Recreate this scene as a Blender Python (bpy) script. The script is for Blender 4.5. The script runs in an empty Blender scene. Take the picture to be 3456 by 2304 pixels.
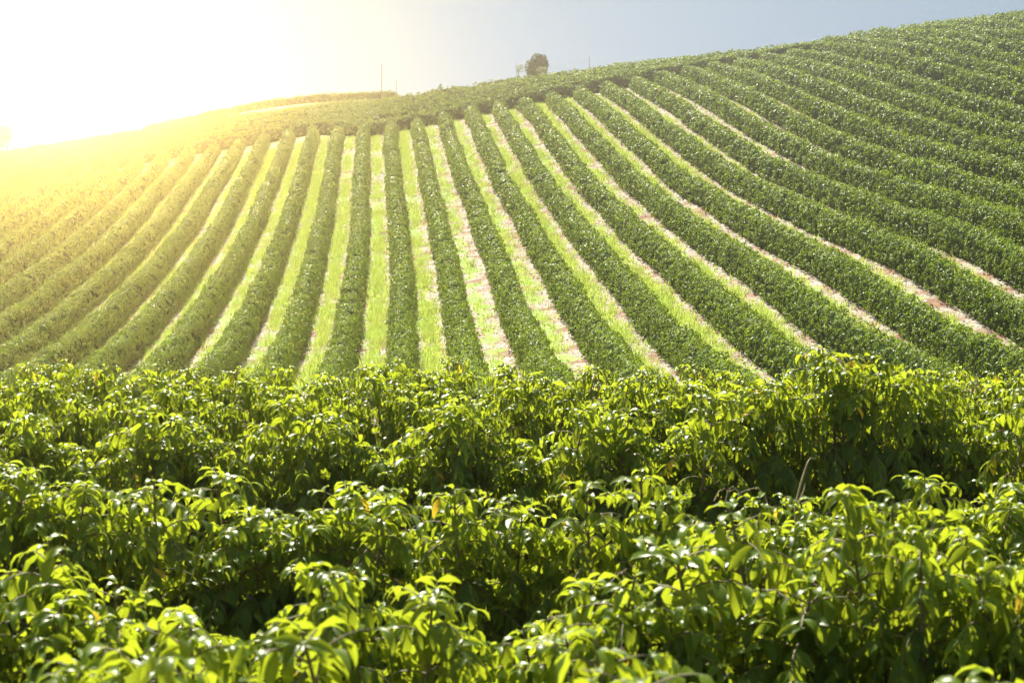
import bpy, math, random
import numpy as np
from mathutils import Vector, Matrix

# ------------------------------------------------------------------ camera, sky, sun, exposure
sc = bpy.context.scene
COL = sc.collection
R = math.radians
CAMZ = 3.8
F = 6465.0                       # focal length in photograph pixels (3456 wide)
PITCH = -math.atan(271.0 / F)
cam = bpy.data.cameras.new('camera')
cam.lens = 36.0 * F / 3456.0
cam.sensor_width = 36.0
cam.clip_start = 0.1
cam.clip_end = 6000
cam.dof.use_dof = True
cam.dof.focus_distance = 45.0
cam.dof.aperture_fstop = 5.6
co = bpy.data.objects.new('camera', cam)
COL.objects.link(co)
co.location = (0, 0, CAMZ)
co.rotation_euler = (R(90) + PITCH, 0, 0)
sc.camera = co

SUN_AZ = R(-15.0)                # from +y towards +x
SUN_EL = R(48.0)
AUR_AZ, AUR_EL = R(-14.3), R(6.8)


def direction(az, el):
    return Vector((math.sin(az) * math.cos(el), math.cos(az) * math.cos(el), math.sin(el)))


w = bpy.data.worlds.new('World')
sc.world = w
w.use_nodes = True
nt = w.node_tree
nt.nodes.clear()
N = nt.nodes.new
L = nt.links.new
out = N('ShaderNodeOutputWorld')
bg = N('ShaderNodeBackground')
sky = N('ShaderNodeTexSky')
sky.sky_type = 'NISHITA'
sky.sun_disc = False
sky.sun_elevation = SUN_EL
sky.sun_rotation = SUN_AZ
sky.dust_density = 0.3
sky.ozone_density = 1.8
sky.air_density = 0.17
bg.inputs['Strength'].default_value = SKY_STRENGTH = 0.055
L(sky.outputs[0], bg.inputs[0])
# the bright aureole low in the sky: radiance falls off with the angle from its centre
geo = N('ShaderNodeTexCoord')
dot = N('ShaderNodeVectorMath')
dot.operation = 'DOT_PRODUCT'
dot.inputs[1].default_value = direction(AUR_AZ, AUR_EL)
nrm = N('ShaderNodeVectorMath')
nrm.operation = 'NORMALIZE'
L(geo.outputs['Generated'], nrm.inputs[0])
L(nrm.outputs[0], dot.inputs[0])


def math_node(op, a, b=None, clamp=False):
    m = N('ShaderNodeMath')
    m.operation = op
    m.use_clamp = clamp
    for i, v in enumerate((a, b)):
        if v is None:
            continue
        if isinstance(v, (int, float)):
            m.inputs[i].default_value = v
        else:
            L(v, m.inputs[i])
    return m.outputs[0]


one_minus = math_node('SUBTRACT', 1.0, dot.outputs['Value'])


def lobe(width_deg, strength, color):
    s = 1 - math.cos(R(width_deg))
    e = math_node('EXPONENT', math_node('MULTIPLY', one_minus, -1.0 / s))
    b = N('ShaderNodeBackground')
    b.inputs[0].default_value = (*color, 1)
    L(math_node('MULTIPLY', e, strength), b.inputs[1])
    return b.outputs[0]


veil = N('ShaderNodeBackground')                # thin even high haze
veil.inputs[0].default_value = (0.82, 1.0, 0.80, 1)
veil.inputs[1].default_value = 0.115
first = N('ShaderNodeAddShader')
L(bg.outputs[0], first.inputs[0])
L(veil.outputs[0], first.inputs[1])
acc = first.outputs[0]
for args in ((1.8, 118.0, (1.0, 0.70, 0.20)), (4.0, 0.5, (1.0, 0.85, 0.42)), (13.0, 0.08, (1.0, 0.78, 0.34))):
    add = N('ShaderNodeAddShader')
    L(acc, add.inputs[0])
    L(lobe(*args), add.inputs[1])
    acc = add.outputs[0]
L(acc, out.inputs[0])

sl = bpy.data.lights.new('sun', 'SUN')
sl.energy = 5.0
sl.angle = R(0.5)
sl.color = (1.0, 0.93, 0.78)
so = bpy.data.objects.new('sun', sl)
COL.objects.link(so)
so.rotation_euler = (-direction(SUN_AZ, SUN_EL)).to_track_quat('-Z', 'Y').to_euler()
so.location = (0, 0, 80)

sc.view_settings.view_transform = 'Standard'
sc.view_settings.look = 'None'
sc.view_settings.gamma = 1.0
sc.view_settings.exposure = 1.3
sc.cycles.max_bounces = 6
sc.cycles.diffuse_bounces = 3
sc.cycles.glossy_bounces = 2
sc.cycles.transmission_bounces = 3
sc.cycles.volume_bounces = 0
sc.cycles.use_denoising = True

rng = np.random.default_rng(7)
random.seed(7)

# ------------------------------------------------------------------ terrain heights (dm table, 7.5 m grid)
ZT = np.array([int(v) for v in """-100 -96 -91 -86 -82 -77 -72 -68 -63 -58 -54 -50 -46 -42 -40 -37 -36 -35 -35 -35 -35 -35 -36 -37 -39 -41 -44 -47 -50 -53 -55 -57 -57 -57 -57 -56 -54 -52 -49 -46 -43 -105 -100 -96 -91 -86 -82 -77 -72 -68 -63 -58 -54 -50 -46 -43 -40 -38 -37 -36 -36 -36 -36 -37 -38 -40 -42 -45 -48 -51 -53 -54 -55 -55 -54 -53 -51 -49 -46 -43 -40 -36 -109 -104 -100 -95 -91 -86 -81 -77 -72 -68 -63 -59 -54 -50 -46 -43 -40 -39 -38 -37 -37 -37 -38 -39 -41 -44 -47 -50 -52 -53 -54 -54 -53 -51 -49 -47 -44 -40 -37 -33 -30 -113 -109 -104 -100 -95 -91 -86 -82 -77 -72 -68 -64 -59 -55 -51 -47 -44 -42 -40 -40 -40 -40 -41 -42 -44 -47 -49 -51 -53 -53 -53 -52 -50 -48 -45 -42 -38 -34 -30 -26 -22 -117 -113 -108 -104 -99 -95 -91 -86 -82 -77 -73 -69 -65 -60 -56 -52 -49 -47 -45 -45 -44 -45 -45 -46 -48 -50 -52 -54 -54 -54 -52 -50 -47 -44 -40 -36 -32 -28 -23 -19 -14 -121 -117 -112 -108 -104 -99 -95 -91 -87 -82 -78 -74 -70 -66 -63 -59 -56 -54 -53 -52 -52 -52 -52 -53 -54 -55 -56 -56 -55 -53 -51 -47 -43 -39 -35 -30 -25 -20 -15 -11 -6 -125 -120 -116 -112 -108 -103 -99 -95 -91 -87 -83 -80 -76 -73 -70 -67 -64 -63 -61 -60 -60 -59 -59 -59 -59 -59 -59 -57 -55 -52 -48 -43 -39 -33 -28 -23 -18 -12 -7 -1 4 -128 -124 -120 -115 -111 -107 -103 -99 -95 -92 -88 -85 -82 -79 -76 -74 -72 -70 -69 -68 -67 -66 -65 -64 -63 -61 -60 -57 -54 -49 -44 -38 -32 -26 -21 -15 -9 -3 3 9 14 -131 -127 -123 -119 -115 -111 -107 -103 -99 -96 -92 -89 -87 -84 -82 -80 -78 -76 -75 -73 -72 -70 -68 -66 -63 -60 -57 -53 -49 -43 -37 -31 -24 -18 -12 -5 1 7 13 19 26 -134 -130 -126 -122 -118 -114 -110 -106 -103 -99 -96 -93 -91 -88 -86 -84 -83 -81 -79 -77 -74 -71 -68 -64 -60 -56 -52 -47 -41 -35 -29 -22 -15 -8 -1 5 12 19 25 31 38 -136 -132 -128 -124 -120 -116 -112 -109 -105 -102 -99 -96 -94 -91 -89 -88 -86 -84 -81 -79 -75 -71 -66 -60 -55 -49 -44 -38 -32 -25 -18 -11 -4 3 10 17 24 31 38 44 51 -138 -134 -130 -126 -122 -118 -114 -111 -107 -104 -101 -98 -96 -93 -91 -89 -87 -85 -82 -78 -74 -68 -61 -53 -46 -39 -32 -26 -19 -12 -5 2 9 16 23 30 37 44 51 58 65 -139 -135 -131 -127 -123 -119 -116 -112 -109 -105 -102 -99 -97 -94 -92 -90 -87 -84 -81 -77 -71 -63 -54 -44 -34 -26 -19 -12 -5 2 9 16 23 30 37 44 51 58 65 72 79 -140 -136 -132 -128 -124 -120 -116 -112 -109 -106 -102 -99 -96 -94 -91 -88 -86 -82 -79 -74 -67 -57 -45 -32 -21 -12 -4 3 10 17 23 31 38 45 52 59 66 73 80 87 94 -140 -136 -132 -128 -123 -120 -116 -112 -108 -105 -101 -98 -95 -92 -89 -86 -82 -79 -74 -69 -61 -50 -35 -20 -7 2 10 18 25 32 39 46 53 60 67 75 82 89 96 103 110 -140 -135 -131 -127 -123 -118 -114 -111 -107 -103 -100 -96 -92 -89 -85 -82 -78 -74 -69 -63 -54 -41 -24 -7 6 16 25 32 40 47 54 61 69 76 83 90 98 105 112 119 126 -138 -134 -130 -125 -121 -117 -112 -108 -104 -100 -97 -93 -89 -85 -81 -77 -72 -67 -62 -55 -45 -31 -14 3 17 28 38 46 54 62 70 77 84 92 99 106 114 121 128 136 143 -136 -132 -127 -123 -118 -114 -110 -105 -101 -97 -93 -89 -84 -80 -75 -71 -66 -60 -53 -45 -35 -20 -4 13 27 39 50 60 68 77 85 93 100 108 115 123 130 138 145 152 160 -134 -129 -124 -120 -115 -111 -106 -101 -97 -92 -88 -83 -79 -74 -69 -64 -58 -52 -44 -34 -23 -9 7 23 37 50 62 72 82 91 100 108 116 124 131 139 147 154 162 169 177 -131 -126 -121 -116 -111 -106 -102 -97 -92 -87 -82 -77 -72 -67 -62 -56 -50 -42 -33 -23 -11 3 18 34 48 62 74 85 95 105 114 123 131 139 147 155 163 171 178 186 193 -127 -122 -117 -111 -106 -101 -96 -91 -86 -81 -76 -71 -65 -60 -54 -48 -41 -32 -22 -11 1 14 30 45 59 73 86 98 109 119 129 138 147 155 163 171 179 187 195 202 210 -122 -117 -112 -106 -101 -96 -90 -85 -80 -74 -69 -63 -57 -52 -45 -39 -31 -22 -11 0 13 26 42 57 72 86 99 111 123 133 143 153 162 170 179 187 195 203 211 219 226 -117 -111 -106 -100 -95 -89 -84 -78 -72 -67 -61 -55 -49 -43 -36 -29 -21 -11 0 12 25 39 54 69 84 99 112 125 136 147 158 168 177 186 194 203 211 219 227 234 242 -111 -105 -99 -94 -88 -82 -76 -71 -65 -59 -53 -46 -40 -33 -27 -19 -11 0 12 24 38 52 68 83 98 112 126 139 151 162 172 182 192 201 210 218 226 234 242 250 258 -104 -98 -93 -87 -81 -75 -69 -62 -56 -50 -44 -37 -30 -24 -17 -9 0 11 24 38 52 67 82 98 112 127 140 153 165 176 187 197 206 216 224 233 241 249 257 265 273 -97 -91 -85 -79 -73 -66 -60 -54 -47 -41 -34 -27 -20 -13 -6 1 11 23 36 51 66 81 97 112 127 141 155 167 179 191 201 211 221 230 239 247 256 264 272 280 288 -90 -83 -77 -70 -64 -58 -51 -45 -38 -31 -24 -17 -10 -3 4 12 22 35 49 65 80 96 112 127 142 156 169 182 194 205 215 225 235 244 253 262 270 278 286 294 301 -81 -75 -68 -62 -55 -48 -42 -35 -28 -21 -14 -7 1 8 15 24 34 48 63 79 94 110 126 142 157 171 184 196 208 219 229 239 249 258 267 275 283 291 299 307 315 -72 -66 -59 -52 -46 -39 -32 -25 -18 -11 -3 4 12 19 27 36 47 61 76 93 109 125 141 157 171 185 198 210 222 233 243 253 262 271 280 288 296 304 312 320 327 -63 -56 -49 -43 -36 -29 -22 -15 -7 0 8 15 23 31 39 49 60 75 90 107 123 139 155 171 185 199 212 224 235 246 256 266 275 284 292 301 308 316 324 331 339 -53 -46 -39 -32 -25 -18 -11 -4 4 11 19 27 35 43 52 62 74 89 105 121 137 153 169 184 199 212 225 237 248 259 269 278 287 296 304 312 320 328 335 342 350 -43 -36 -29 -22 -14 -7 0 7 15 23 30 39 47 56 65 76 89 103 119 135 151 167 183 198 212 225 238 249 261 271 281 290 299 308 315 323 331 338 345 353 360 -33 -25 -18 -10 -3 4 12 19 26 34 42 50 59 68 78 90 103 118 134 150 165 181 196 211 224 237 250 262 273 283 293 302 310 318 326 333 341 348 355 362 369 -22 -14 -7 1 9 16 24 31 39 46 54 62 71 81 92 104 117 132 148 164 179 194 209 223 236 249 261 273 284 294 303 312 320 328 335 343 350 357 363 370 377 -11 -3 5 13 21 28 36 44 51 59 67 75 84 94 105 118 131 146 162 177 193 207 221 235 247 260 272 284 295 305 313 322 329 337 344 351 358 364 371 378 384 0 9 17 25 33 41 49 57 64 72 80 88 97 108 119 132 146 160 176 191 205 220 233 246 258 270 283 294 304 314 322 330 338 345 352 358 365 371 378 384 390 12 20 29 37 46 54 62 70 78 86 94 102 111 122 133 146 160 174 189 204 218 232 244 257 269 281 292 303 313 322 330 338 345 352 358 365 371 377 384 390 396 23 32 41 49 58 67 76 85 93 101 110 118 127 138 149 161 175 189 203 217 230 243 255 267 279 290 301 311 321 329 337 344 351 358 364 370 376 382 388 394 400 34 43 52 61 71 80 89 99 108 117 126 135 144 154 165 176 189 203 217 230 243 255 266 277 288 299 309 319 327 336 343 350 357 363 369 375 381 387 393 398 404 45 54 64 73 83 93 102 112 123 132 142 152 161 171 181 192 204 218 230 243 255 266 276 287 297 307 317 325 334 341 348 355 361 367 373 379 385 390 396 401 407 55 65 74 84 94 104 115 125 136 147 157 167 176 186 196 207 219 231 243 255 266 276 285 295 305 314 323 332 339 346 353 359 365 371 377 382 388 393 398 404 409 65 75 85 95 105 115 126 136 147 158 169 179 189 199 209 220 231 242 254 265 275 284 294 303 312 321 329 337 344 350 357 362 368 374 379 385 390 395 401 406 411 74 84 94 104 114 125 135 146 157 168 178 189 199 209 219 230 241 252 262 273 283 292 301 310 318 327 334 342 348 354 360 366 371 376 382 387 392 397 402 407 412 83 93 103 113 123 134 144 155 165 176 186 197 207 217 228 238 249 259 270 280 289 299 307 316 324 332 339 346 352 358 363 368 374 379 384 389 394 399 403 408 413 91 101 111 121 131 142 152 162 172 183 193 203 214 224 234 245 256 266 276 286 295 305 313 321 329 337 344 350 356 361 366 371 376 381 386 391 395 400 404 409 413 99 109 119 129 139 149 159 169 179 189 199 209 220 230 240 251 262 272 282 292 301 310 319 327 335 342 349 355 360 365 369 374 379 383 388 392 397 401 405 409 413 106 116 126 136 146 155 165 175 185 195 205 215 225 236 246 257 267 278 288 298 307 316 324 333 340 348 354 360 365 369 373 377 382 386 390 394 398 402 406 410 413 113 123 133 142 152 162 172 181 191 201 211 221 231 241 252 263 273 284 294 303 313 322 330 338 346 353 360 365 370 374 378 382 385 389 393 396 400 403 406 410 413 120 129 139 149 158 168 178 187 197 207 216 226 237 247 258 268 279 289 299 309 319 328 336 344 352 359 366 371 376 380 383 386 389 392 395 398 401 404 407 410 413 126 136 145 155 164 174 183 193 203 212 222 232 242 253 263 274 285 295 305 315 325 334 342 351 358 365 372 377 382 385 388 391 393 395 398 400 402 405 407 410 412 132 142 151 161 170 180 189 199 208 218 228 238 248 258 269 280 291 301 311 321 331 340 349 357 364 372 378 384 388 391 393 395 397 398 400 402 404 406 408 410 412 138 148 157 167 176 186 195 204 214 224 233 243 254 264 275 286 297 307 317 327 337 346 355 363 371 378 384 390 394 396 398 399 400 401 402 403 405 406 408 409 411 144 154 163 172 182 191 201 210 220 229 239 249 260 270 281 292 303 313 324 334 343 352 361 369 377 384 390 395 398 400 402 402 403 403 404 404 405 406 408 409 411 150 159 169 178 188 197 207 216 225 235 245 255 265 276 287 298 309 319 330 340 349 359 367 375 383 389 395 400 403 404 405 405 405 405 405 405 406 407 408 409 410 156 165 175 184 194 203 212 222 231 241 251 261 271 282 293 304 315 326 336 346 356 365 373 381 389 395 400 405 407 408 408 407 407 406 406 406 406 407 407 408 409 162 171 181 190 199 209 218 228 237 247 257 267 277 288 299 310 321 332 342 352 362 371 379 387 394 401 406 409 411 412 411 409 408 407 406 406 406 407 407 408 409 168 177 186 196 205 215 224 233 243 253 263 273 283 294 305 316 327 338 348 358 368 377 385 393 400 406 411 414 416 415 413 411 409 408 407 406 406 407 407 407 408 173 183 192 202 211 220 230 239 249 259 269 279 289 300 311 322 333 344 354 364 374 383 391 398 405 411 415 418 420 419 416 413 411 409 408 407 407 407 407 407 408 179 189 198 207 217 226 236 245 255 265 275 285 295 306 317 328 339 350 360 370 380 388 396 404 410 416 420 422 423 422 419 416 413 410 409 408 407 407 407 407 407""".split()], float).reshape(59, 41) / 10.0 + CAMZ


CAP = True


def terrain(x, y):
    """bicubic ground height; arrays allowed"""
    x = np.asarray(x, float)
    y = np.asarray(y, float)
    fx = np.clip((x + 150) / 7.5, 0, 39.999)
    fy = np.clip(y / 7.5, 0, 57.999)
    i = fx.astype(int)
    j = fy.astype(int)
    fx = fx - i
    fy = fy - j

    def cr(a, b, c, d, t):
        return b + .5 * t * (c - a + t * (2 * a - 5 * b + 4 * c - d + t * (3 * (b - c) + d - a)))

    def col(jj):
        jj = np.clip(jj, 0, 58)
        return cr(*[ZT[jj, np.clip(i + q, 0, 40)] for q in (-1, 0, 1, 2)], fx)
    z = cr(*[col(j + q) for q in (-1, 0, 1, 2)], fy)
    z = np.where(z > 34, 34 + 6 * np.tanh((z - 34) / 6.0), z) if CAP else z
    ex = np.maximum(np.abs(x) - 150, 0)
    ey = np.maximum(y - 435, 0) + np.maximum(-y, 0)
    k = np.exp(-(ex + ey) / 160.0)
    t = np.clip((y - 330) / 45, 0, 1)
    z = z + 3.2 * np.exp(-((x + 47) / 28.0) ** 2) * t * t * (3 - 2 * t)      # a farther rise on the left
    return z * k + (1 - k) * 1.0


AZ0 = math.atan((1265 - 1728) / F)
ND = np.array([math.cos(AZ0), -math.sin(AZ0)])     # across the rows
DD = np.array([math.sin(AZ0), math.cos(AZ0)])      # along the rows
SP, OFF = 3.6, -1.6
BEND = [0.144, 0.235, -0.11, -0.522, -0.603, 1.027, -0.467, 0.016, 0.915, -0.09, 0.082, -0.661, -0.581, 1.952, 0.311, 1.78, -1.254, -0.022, -0.261, 1.054]


def shift(x, d):
    """how far the planted rows bend sideways at across-coordinate x, distance d"""
    a = np.clip(np.asarray(x) / 50.0, -.9, .8)
    b = np.clip((np.asarray(d) - 180) / 90.0, -.95, .95)
    r_, q = 0.0, 0
    for i in range(5):
        for j in range(6 - i):
            r_ = r_ + BEND[q] * a ** i * b ** j
            q += 1
    return np.clip(r_, -.8, .8)


def ray(u, v):
    """direction through a photograph pixel"""
    r = Vector(((u - 1728) / F, 1.0, (1152 - v) / F))
    c, s = math.cos(PITCH), math.sin(PITCH)
    return Vector((r.x, c * r.y - s * r.z, s * r.y + c * r.z))


def proj(x, y, z):
    z = z - CAMZ
    c, s = math.cos(PITCH), math.sin(PITCH)
    yy = c * y + s * z
    zz = -s * y + c * z
    return 1728 + F * x / yy, 1152 - F * zz / yy


# ------------------------------------------------------------------ helpers
def tag(o, label=None, cat=None, group=None, kind=None):
    if label:
        o['label'] = label
    if cat:
        o['category'] = cat
    if group:
        o['group'] = group
    if kind:
        o['kind'] = kind
    return o


def raw_mesh(name, co, faces, attr=None, smooth=False, mats=(), midx=None):
    """co (n,3); faces (m,k) all with k corners"""
    me = bpy.data.meshes.new(name)
    co = np.ascontiguousarray(co, np.float32)
    faces = np.ascontiguousarray(faces, np.int32)
    m, k = faces.shape
    me.vertices.add(len(co))
    me.vertices.foreach_set('co', co.ravel())
    me.loops.add(m * k)
    me.loops.foreach_set('vertex_index', faces.ravel())
    me.polygons.add(m)
    me.polygons.foreach_set('loop_start', np.arange(0, m * k, k, dtype=np.int32))
    me.polygons.foreach_set('loop_total', np.full(m, k, np.int32))
    if smooth:
        me.polygons.foreach_set('use_smooth', np.ones(m, bool))
    for mt in mats:
        me.materials.append(mt)
    if midx is not None:
        me.polygons.foreach_set('material_index', np.ascontiguousarray(midx, np.int32))
    if attr is not None:
        a = me.attributes.new('tint', 'FLOAT', 'POINT')
        a.data.foreach_set('value', np.ascontiguousarray(attr, np.float32))
    me.update()
    return me


def link(name, me, parent=None, loc=None):
    o = bpy.data.objects.new(name, me)
    COL.objects.link(o)
    if parent is not None:
        o.parent = parent
    if loc is not None:
        o.location = loc
    return o


def new_mat(name):
    m = bpy.data.materials.new(name)
    m.use_nodes = True
    n = m.node_tree.nodes
    n.clear()
    return m, n, m.node_tree.links.new


def leaf_material(name, dark, light, trans, rough, spec=0.5, tmix=0.42, yellow=(0.62, 0.42, 0.03)):
    """glossy leaf: reflected colour and light shining through; 'tint' is each leaf's age"""
    m, n, l = new_mat(name)
    o = n.new('ShaderNodeOutputMaterial')
    at = n.new('ShaderNodeAttribute')
    at.attribute_name = 'tint'
    ramp = n.new('ShaderNodeValToRGB')
    e = ramp.color_ramp.elements
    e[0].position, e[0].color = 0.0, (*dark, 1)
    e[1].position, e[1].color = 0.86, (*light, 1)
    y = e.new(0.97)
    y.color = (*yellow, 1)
    l(at.outputs['Fac'], ramp.inputs[0])
    tr = n.new('ShaderNodeValToRGB')
    e = tr.color_ramp.elements
    e[0].position, e[0].color = 0.0, tuple(c * 0.6 for c in trans) + (1,)
    e[1].position, e[1].color = 0.86, (*trans, 1)
    y = e.new(0.97)
    y.color = (0.85, 0.6, 0.05, 1)
    l(at.outputs['Fac'], tr.inputs[0])
    p = n.new('ShaderNodeBsdfPrincipled')
    p.inputs['Roughness'].default_value = rough
    p.inputs['Specular IOR Level'].default_value = spec
    l(ramp.outputs[0], p.inputs['Base Color'])
    t = n.new('ShaderNodeBsdfTranslucent')
    l(tr.outputs[0], t.inputs[0])
    mx = n.new('ShaderNodeMixShader')
    mx.inputs[0].default_value = tmix
    l(p.outputs[0], mx.inputs[1])
    l(t.outputs[0], mx.inputs[2])
    l(mx.outputs[0], o.inputs[0])
    return m


def plain_material(name, color, rough=0.8, scale=8.0, var=0.35, spec=0.4):
    m, n, l = new_mat(name)
    o = n.new('ShaderNodeOutputMaterial')
    p = n.new('ShaderNodeBsdfPrincipled')
    p.inputs['Roughness'].default_value = rough
    p.inputs['Specular IOR Level'].default_value = spec
    tc = n.new('ShaderNodeTexCoord')
    no = n.new('ShaderNodeTexNoise')
    no.inputs['Scale'].default_value = scale
    no.inputs['Detail'].default_value = 5
    l(tc.outputs['Object'], no.inputs['Vector'])
    r = n.new('ShaderNodeValToRGB')
    r.color_ramp.elements[0].position = 0.3
    r.color_ramp.elements[0].color = tuple(c * (1 - var) for c in color) + (1,)
    r.color_ramp.elements[1].position = 0.7
    r.color_ramp.elements[1].color = tuple(min(1, c * (1 + var)) for c in color) + (1,)
    l(no.outputs[0], r.inputs[0])
    l(r.outputs[0], p.inputs['Base Color'])
    l(p.outputs[0], o.inputs[0])
    return m


M_LEAF = leaf_material('coffee_leaf', (0.020, 0.060, 0.010), (0.11, 0.19, 0.015), (0.52, 0.63, 0.03), 0.36, 0.30, 0.46)
M_HEDGE = leaf_material('hedge_leaf', (0.026, 0.070, 0.009), (0.11, 0.20, 0.018), (0.34, 0.48, 0.03), 0.45, 0.12)
M_CORE = plain_material('hedge_shade_core', (0.020, 0.045, 0.008), 0.95, 2.0, spec=0.02)  # near-black green of the solid inner hull stands in for shade inside hedges
M_TWIG = plain_material('coffee_twig', (0.16, 0.13, 0.08), 0.7, 20)
M_GRASS = leaf_material('grass_blade', (0.18, 0.31, 0.04), (0.34, 0.48, 0.09), (0.70, 0.85, 0.16), 0.5, 0.3, 0.5)
M_DRY = plain_material('dry_stalk', (0.42, 0.33, 0.22), 0.7, 15)
M_LITTER = leaf_material('dry_leaf_litter', (0.20, 0.15, 0.11), (0.42, 0.35, 0.28), (0.30, 0.24, 0.18), 0.45, 0.5, 0.15)
M_WOOD = plain_material('weathered_pole', (0.30, 0.26, 0.22), 0.8, 3)
M_BARK = plain_material('bark', (0.11, 0.085, 0.06), 0.9, 4)
M_CROWN = leaf_material('tree_leaf', (0.028, 0.05, 0.018), (0.07, 0.10, 0.03), (0.08, 0.14, 0.03), 0.5, 0.4, 0.25)
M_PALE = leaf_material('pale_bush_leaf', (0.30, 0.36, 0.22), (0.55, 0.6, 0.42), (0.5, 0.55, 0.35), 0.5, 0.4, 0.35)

# ------------------------------------------------------------------ ground: one sheet
def axis(lo, a, b, hi, step):
    mid = np.arange(a, b + 1e-6, step)
    def out_(d0, d1):
        r, s, p = [], step, d0
        while p < d1:
            s *= 1.25
            p += s
            r.append(p)
        return np.array(r)
    left = a - out_(0, a - lo)[::-1]
    right = b + out_(0, hi - b)
    return np.concatenate([left, mid, right])


gx = axis(-900, -150, 150, 900, 2.5)
gy = axis(-120, -10, 430, 1500, 2.5)
X, Y = np.meshgrid(gx, gy)
Z = terrain(X, Y)
nx, ny = len(gx), len(gy)
idx = np.arange(nx * ny).reshape(ny, nx)
fc = np.stack([idx[:-1, :-1], idx[:-1, 1:], idx[1:, 1:], idx[1:, :-1]], -1).reshape(-1, 4)

m, n, l = new_mat('plantation_soil')
o_ = n.new('ShaderNodeOutputMaterial')
p_ = n.new('ShaderNodeBsdfPrincipled')
p_.inputs['Roughness'].default_value = 0.9
p_.inputs['Specular IOR Level'].default_value = 0.15
g_ = n.new('ShaderNodeNewGeometry')


def noise(scale, detail=4, vec=None):
    q = n.new('ShaderNodeTexNoise')
    q.inputs['Scale'].default_value = scale
    q.inputs['Detail'].default_value = detail
    l(vec or g_.outputs['Position'], q.inputs['Vector'])
    return q.outputs[0]


def mth(op, a, b=None, c=None):
    q = n.new('ShaderNodeMath')
    q.operation = op
    for i, v in enumerate((a, b, c)):
        if v is None:
            continue
        if isinstance(v, (int, float)):
            q.inputs[i].default_value = v
        else:
            l(v, q.inputs[i])
    return q.outputs[0]


def ramp2(fac, p0, c0, p1, c1):
    q = n.new('ShaderNodeValToRGB')
    q.color_ramp.elements[0].position, q.color_ramp.elements[0].color = p0, (*c0, 1)
    q.color_ramp.elements[1].position, q.color_ramp.elements[1].color = p1, (*c1, 1)
    l(fac, q.inputs[0])
    return q.outputs[0]


def mixc(fac, a, b):
    q = n.new('ShaderNodeMix')
    q.data_type = 'RGBA'
    l(fac, q.inputs[0])
    l(a, q.inputs[6])
    l(b, q.inputs[7])
    return q.outputs[2]


soil = ramp2(noise(0.8), 0.35, (0.22, 0.115, 0.075), 0.7, (0.33, 0.20, 0.14))
litter = ramp2(noise(5.0, 6), 0.36, (0.25, 0.205, 0.165), 0.62, (0.55, 0.50, 0.44))
base = mixc(ramp2(noise(0.45, 5), 0.38, (0, 0, 0), 0.52, (1, 1, 1)), soil, litter)
grassc = ramp2(noise(3.0, 5), 0.3, (0.23, 0.36, 0.07), 0.7, (0.38, 0.52, 0.15))
att_ = n.new('ShaderNodeAttribute')
att_.attribute_name = 'tint'                 # across the rows, in row spacings
acr = att_.outputs['Fac']
fr = mth('ABSOLUTE', mth('SUBTRACT', mth('FRACT', mth('ADD', acr, 0.06)), 0.5))      # 0 in the middle of an alley
band = mth('SUBTRACT', 0.17, fr)
gm = mth('ADD', mth('MULTIPLY', band, 4.0), mth('MULTIPLY', mth('SUBTRACT', noise(0.42, 6), 0.5), 5.5))
base = mixc(ramp2(gm, 0.12, (0, 0, 0), 0.62, (1, 1, 1)), base, grassc)
sep = n.new('ShaderNodeSeparateXYZ')
l(g_.outputs['Position'], sep.inputs[0])
base = mixc(ramp2(mth('MULTIPLY', mth('SUBTRACT', sep.outputs[1], 322.0), 0.1), 0.0, (0, 0, 0), 1.0, (1, 1, 1)), base,
            ramp2(noise(0.6, 5), 0.3, (0.30, 0.27, 0.17), 0.7, (0.42, 0.38, 0.26)))
l(base, p_.inputs['Base Color'])
bm = n.new('ShaderNodeBump')
bm.inputs['Strength'].default_value = 0.6
bm.inputs['Distance'].default_value = 0.12
l(noise(4.0, 6), bm.inputs['Height'])
l(bm.outputs[0], p_.inputs['Normal'])
l(p_.outputs[0], o_.inputs[0])
M_SOIL = m
across = X.ravel() * ND[0] + Y.ravel() * ND[1]
across = (across - shift(across, Y.ravel()) - OFF) / SP
ground = link('ground', raw_mesh('ground', np.stack([X.ravel(), Y.ravel(), Z.ravel()], 1), fc, attr=across, smooth=True, mats=[M_SOIL]))
tag(ground, kind='structure')

# ------------------------------------------------------------------ clipped coffee hedges on the hill
PX, PZ = 0.74, 0.72        # roundness of the clipped profile


def smooth_noise(nn, step, amp, r):
    """1-D value noise of nn samples with a feature every `step` samples"""
    k = int(nn / step) + 4
    v = r.uniform(-1, 1, k)
    t = np.arange(nn) / step
    i = t.astype(int)
    f = t - i
    f = f * f * (3 - 2 * f)
    return amp * (v[i] * (1 - f) + v[i + 1] * f)


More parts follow.
